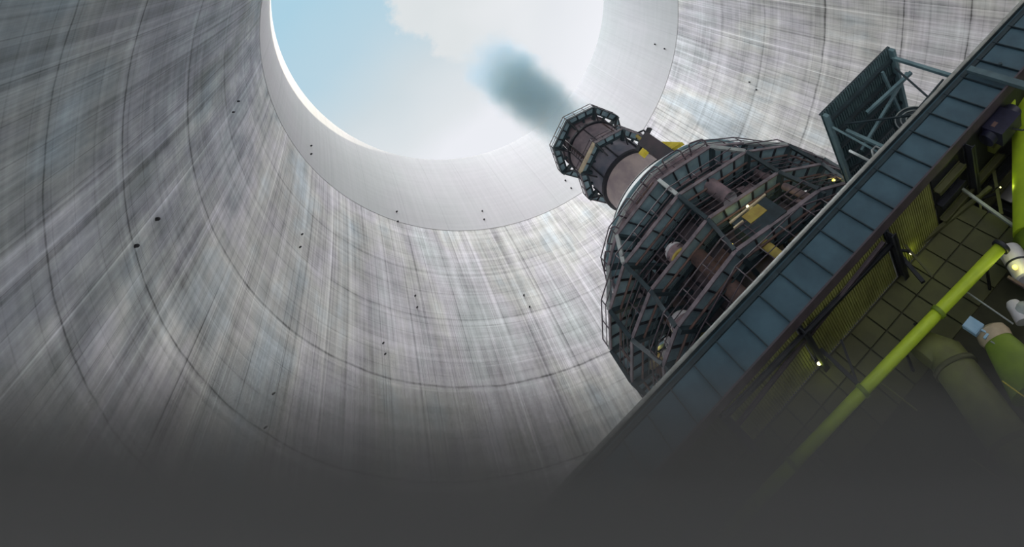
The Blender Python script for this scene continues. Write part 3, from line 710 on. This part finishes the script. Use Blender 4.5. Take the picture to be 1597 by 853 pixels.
# yellow lit booth between third and lowest gallery
bo = empty('control_booth', cyl(4.6, R(22), 10.45 + H), 'small booth with yellow-lit panel on the lowest gallery', 'booth')
c = on_cyl(1180, 345, 4.6); c2 = np.array([c[0], c[1], c[2]])
tang = np.array([-(c[1] - VA[1]), c[0] - VA[0], 0]); tang /= np.linalg.norm(tang); radl = np.array([c[0] - VA[0], c[1] - VA[1], 0]); radl /= np.linalg.norm(radl)
hz = (c[2] + .3 - 10.45 - H) / 2
MB().box([c[0], c[1], 10.45 + H + hz], tang * .75, radl * .35, UP * hz).build('booth_body', teal_d, bo)
MB().box(c + radl * .36 + UP * .0, tang * .36, radl * .02, UP * .22).build('lit_panel', ochre, bo)
MB().bar(c + radl * .4 + UP * .3 - tang * .8, c + radl * .4 + UP * .3 + tang * .8, .06, .06).build('roof_edge', cream, bo)
MB().bar(c + radl * .38 - tang * .85 + UP * .05, c + radl * .38 - tang * .45 + UP * .05, .07, .05).build('light_strip', cream, bo)
for px, py, r, lab, mtl, wts in ((1300, 281, 5.2, 'small yellow lamp on the right of the lowest gallery', lampg, 5), (1206, 319, 4.4, 'small pale lamp above the lowest gallery', lampw, 5), (1023, 529, 4.7, 'small yellow lamp low on the left of the vessel', lampg, 4), (1166, 322, 4.9, 'small lamp lighting the booth on the lowest gallery', lampw, 10), (1141, 382, 5.0, 'small yellow lamp at the corner of the lowest gallery', lampg, 3)):
    P = on_cyl(px, py, r); rd = np.array([VA[0] - P[0], VA[1] - P[1], 0]); rd /= np.linalg.norm(rd)
    lamp_thing(P, lab, mtl, (1, .85, .3), wts, .055, P + rd * max(.2, r - RB) + UP * .1, .05)
# stored things on the left of the lowest gallery
P = on_cyl(1022, 562, 4.9); zt = PE[0][2] + .06
tp = empty('tarpaulin_bundle', (P[0], P[1], P[2] - .2), 'cream tarpaulin bundle tied with cord low on the left galleries', 'bundle')
MB().lathe(P - UP * .2, [(0, 0), (.3, 0), (.36, .12), (.32, .28), (.2, .38), (0, .42)], n=10).build('cloth', cream, tp)
MB().tube([P - UP * .2 + np.array([.36 * math.cos(t), .36 * math.sin(t), .13]) for t in np.linspace(0, 2 * math.pi, 13)[:-1]], .015, 5, closed=True).build('cord', darkm, tp)
MB().bar(P - UP * .26, P - UP * .26 + rd * .8, .5, .05).build('pallet', rustm, tp)
for px, py, r, lab in ((1034, 548, 4.6, 'pale louvred box right of the cream bundle'), (955, 0, 0, None), (1012, 538, 4.7, 'small white box left of the cream bundle'), (1043, 535, 4.6, 'white drum end above the cream bundle'), (1020, 600, 4.9, 'white canister at the very bottom of the vessel above the girder')):
    if lab is None: continue
    P = on_cyl(px, py, r); bx = empty('stored_box', P, lab, 'box')
    rdl = np.array([VA[0] - P[0], VA[1] - P[1], 0]); rdl /= np.linalg.norm(rdl); tg = np.cross(UP, rdl)
    MB().box(P, tg * .14, rdl * .1, UP * .14).build('case', whitem, bx)
    for k in (-1, 0, 1): MB().box(P - rdl * .105 + UP * k * .08, tg * .11, rdl * .01, UP * .018).build('louvre', darkm, bx)
    MB().bar(P - UP * .15, P - UP * .15 + rdl * (r - RB), .1, .04).build('shelf_bracket', darkm, bx)

# inclined pipes between the galleries
for i, (a, b, r_, mt_, lab) in enumerate(((cyl(4.5, R(-42), 10.6 + H), cyl(4.3, R(-40), 13.4 + H), .12, rustm, 'rusty upright pipe on the left of the vessel'),
                           (cyl(4.6, R(48), 10.6 + H), cyl(4.4, R(46), 13.4 + H), .14, roofm, 'dull pink upright pipe on the right of the vessel'),
                           (cyl(4.4, R(-8), 8.9 + H), cyl(4.5, R(-7), 12.0 + H), .3, rustm, 'thick rusty pipe in the middle of the vessel front'),
                           (cyl(4.5, R(14), 9.0 + H), cyl(4.4, R(15), 11.9 + H), .18, ochre, 'ochre pipe right of the thick rusty pipe'))):
    tag(MB().tube([a, a * .5 + b * .5, b], r_, 14).build('riser_pipe', mt_, loc=a), lab, 'pipe', 'riser pipes on the vessel')

# ------------------------------------------------------------------ chimney
ch = empty('chimney_stack', (*VA, 18.0 + H), 'round brown steel chimney with two octagonal platforms rising from the vessel', 'chimney')
C0 = (*VA, 0)
MB().lathe(C0, [(1.66, 18.0 + H), (1.6, 21.6 + H)], n=56).build('lower_drum', brown, ch)
MB().lathe(C0, [(1.6, 21.55 + H), (1.78, 21.55 + H), (1.78, 21.72 + H), (1.62, 21.75 + H)], n=56).build('flange_ring', darkm, ch)
MB().lathe(C0, [(1.62, 21.7 + H), (1.62, 23.3 + H)], n=56).build('middle_drum', chdark, ch)
MB().lathe(C0, [(1.56, 23.2 + H), (1.56, 26.6 + H), (1.66, 26.6 + H), (1.66, 26.8 + H), (1.4, 26.8 + H), (1.4, 24 + H)], n=56).build('upper_drum', chup, ch)
MB().lathe(C0, [(1.57, 25.75 + H), (1.68, 25.75 + H), (1.68, 25.9 + H), (1.57, 25.9 + H)], n=56).build('upper_band', darkm, ch)
for t in range(8):
    a = R(143.9 + 45 * t + 10)
    p = lambda r, z: np.array([VA[0] + r * math.cos(a), VA[1] + r * math.sin(a), z + H])
    MB().bar(p(1.66, 21.7), p(1.66, 23.2), .06, .1, up=NV).build('middle_rib', darkm, ch)
    MB().bar(p(1.58, 23.3), p(1.58, 26.3), .05, .06, up=NV).build('upper_rib', rustm if t % 2 else darkm, ch)
a_u = math.atan2(uu[1], uu[0])
def octo(r, ph): return [(((R(ph + 45 * k) - a_u + math.pi) % (2 * math.pi)) - math.pi, r) for k in range(8)]
for z, r, ph, lab in ((26.44, 2.3, 143.9, 'octagonal platform around the chimney top under the smoke'), (23.22, 2.25, 143.9, 'octagonal platform halfway up the chimney')):
    ring = sorted(octo(r, ph))
    g_, P_ = gallery('chimney_platform', z, ring, 1.5, lab, deck_w=.36, body_r=1.55, rail_h=.52, rails=(1.0, .5), rib_step=.6, front=(-200, 400), post_step=.6, kick_h=.14, km=teal_d if z > 25 else kick)
    for a, rr_ in ring:
        MB().bar(cyl(rr_, a, z + H - .02), cyl(1.6, a, z + H - .7), .06, .07, up=NV).build('bracket', darkm, g_)
    if z < 25:
        f = sorted(ring)
        for i in range(8):
            if abs(math.degrees(f[i][0]) + 41) < 23:
                MB().bar(P_[i] + UP * .05 , P_[(i + 1) % 8] + UP * .05, .08, .26).build('cream_panel', cream, g_)
# ladder between the two platforms
ld = empty('chimney_ladder', cyl(1.75, R(-30), 23.3 + H), 'narrow ladder between the two chimney platforms', 'ladder')
for k in (-1, 1): MB().tube([cyl(1.72, R(-30) + k * .1, 23.2 + H), cyl(1.72, R(-30) + k * .1, 26.5 + H)], .025, 6).build('stile', darkm, ld)
for i in range(11): MB().tube([cyl(1.72, R(-30) - .1, 23.4 + H + .28 * i), cyl(1.72, R(-30) + .1, 23.4 + H + .28 * i)], .018, 6).build('rung', darkm, ld)
# hoist house with yellow panels on the roof, right of the chimney
c = on_cyl(1024, 232, 3.4)
hh = empty('roof_hoist_house', (c[0], c[1], 17.6 + H), 'small purple-brown hoist house with yellow panels on the vessel roof', 'housing')
sd = np.array([vv[0], vv[1], 0]); fdw = np.array([uu[0], uu[1], 0])
hz = (c[2] + .9 - 17.4 - H) / 2
MB().box([c[0], c[1], 17.4 + H + hz], sd * .34, fdw * .3, UP * hz).build('house_body', bodym, hh)
MB().prism([c + sd * .34 + fdw * .2 - UP * .95, c + sd * .85 + fdw * .2 - UP * 1.2, c + sd * .36 + fdw * .2 - UP * .15], -fdw * .2).build('yellow_guard', yellow, hh)
MB().box(c - sd * .52 + fdw * .3 + UP * .15, sd * .16, fdw * .1, UP * .16).build('yellow_panel', yellow, hh)
MB().bar(c - sd * .1 + UP * .6, c - sd * .05 + UP * 1.6, .14, .14, up=NV).build('mast', ochre, hh)
MB().tube([c + sd * .3 + UP * 1.0, c + sd * .35 + UP * 1.5, c + sd * .1 + UP * 1.7], .05, 8).build('gooseneck', darkm, hh)
MB().bar(c - sd * .6 + UP * .9, c + sd * .6 + UP * 1.25, .1, .25).build('crossbar', darkm, hh)

# ------------------------------------------------------------------ smoke plume from the chimney
def vol_mat(name, scatter, absorb_col, dens_fn):
    m = bpy.data.materials.new(name); m.use_nodes = True; t = NT(m.node_tree); m.node_tree.nodes.clear()
    out = t.n('ShaderNodeOutputMaterial')
    dens = dens_fn(t)
    pv = t.n('ShaderNodeVolumePrincipled', inp={'Color': (*scatter, 1), 'Absorption Color': (*absorb_col, 1)})
    if isinstance(dens, bpy.types.NodeSocket): m.node_tree.links.new(dens, pv.inputs['Density'])
    else: pv.inputs['Density'].default_value = dens
    m.node_tree.links.new(pv.outputs[0], out.inputs['Volume'])
    return m
PL0, PL1 = 26.9 + H, 45.5 + H
def plume_d(t):
    tcn = t.n('ShaderNodeTexCoord'); sp = t.n('ShaderNodeSeparateXYZ', inp={0: tcn.outputs['Object']}); x, y, z = sp.outputs
    nz_ = t.n('ShaderNodeTexNoise', inp={'Vector': tcn.outputs['Object'], 'Scale': .55, 'Detail': 4.0, 'Roughness': .6})
    r_ = t.math('SQRT', t.math('ADD', t.math('MULTIPLY', x, x), t.math('MULTIPLY', y, y)))
    rad = t.math('MULTIPLY_ADD', z, .045, 1.65)
    q_ = t.math('ADD', t.math('DIVIDE', r_, rad), t.math('MULTIPLY', t.math('SUBTRACT', nz_.outputs[0], .5), 1.5))
    side = t.n('ShaderNodeMapRange', interpolation_type='SMOOTHSTEP', inp={0: q_, 1: .5, 2: 1.2, 3: 1.0, 4: 0.0}).outputs[0]
    topf = t.n('ShaderNodeMapRange', interpolation_type='SMOOTHSTEP', inp={0: t.math('MULTIPLY_ADD', nz_.outputs[0], 6.0, z), 1: 13.5, 2: 22.0, 3: 1.0, 4: 0.0}).outputs[0]
    bot = t.n('ShaderNodeMapRange', interpolation_type='SMOOTHSTEP', inp={0: z, 1: -1.0, 2: 7.5, 3: .12, 4: 1.0}).outputs[0]
    return t.math('MULTIPLY', t.math('MULTIPLY', t.math('MULTIPLY', side, topf), bot), .75)
pm = vol_mat('chimney_smoke', (.37, .58, .80), (.25, .38, .52), plume_d)
m = MB(); m.lathe((*VA, 0), [(0, PL0)] + [(1.6 + .13 * (z - PL0) + (.25 if i else 0), z) for i, z in enumerate(np.linspace(PL0, PL1, 10))] + [(0, PL1)], n=32)
tag(m.build('chimney_smoke', pm, loc=(*VA, PL0)), 'blue-grey plume of smoke rising from the chimney into the sky', 'smoke', kind='stuff')

# ------------------------------------------------------------------ added haze for the dark fade at the bottom
# added dark volume stands in for a flat fade; crest falls towards the right
cr = np.array([rx[0], 0, rx[2]]); cr /= np.linalg.norm(cr)          # along the crest
ce = np.array([-cr[2], 0, cr[0]])                                   # up, across the crest
YB = 4.9
m = MB()
prof = [(4.869, 0.0), (4.62, 0.022), (4.36, 0.074), (4.032, 0.182), (3.666, 0.369), (3.317, 0.575), (2.863, 0.895), (2.437, 1.248), (1.943, 1.782), (1.546, 2.246), (1.163, 2.732)] + [(-14.0, 3.33)]   # (height across the crest, thickness)
secs = np.linspace(-12.0, 9.0, 15); vs = []; fs = []
k = len(prof); K = 2 * k
for a in secs:
    gc = max(-14.0, (.02 - H - a * cr[2]) / ce[2])                  # the bank ends on the ground
    for c_, th in prof: vs.append(CAM + cr * a + ce * max(c_, gc) + np.array([0, YB - th, 0]))
    for c_, th in prof: vs.append(CAM + cr * a + ce * max(c_, gc) + np.array([0, YB, 0]))
for q in range(len(secs) - 1):
    o, p = q * K, (q + 1) * K
    for i in range(k - 1):
        fs.append((o + i, o + i + 1, p + i + 1, p + i)); fs.append((o + k + i, p + k + i, p + k + i + 1, o + k + i + 1))
    fs.append((o + k - 1, o + 2 * k - 1, p + 2 * k - 1, p + k - 1)); fs.append((o, p, p + k, o + k))
for o in (0, (len(secs) - 1) * K):
    for i in range(k - 1): fs.append((o + i, o + k + i, o + k + i + 1, o + i + 1))
m.add(vs, fs)
hz = vol_mat('fade_haze_volume', (.13, .128, .128), (.0, .0, .0), lambda t: 2.0)
tag(m.build('fade_haze', hz, loc=(0, YB, 0)), 'added bank of dark grey haze that makes the fade at the bottom', 'haze', kind='stuff')
for o in list(bpy.data.objects):
    if '_w' in o: del o['_w']
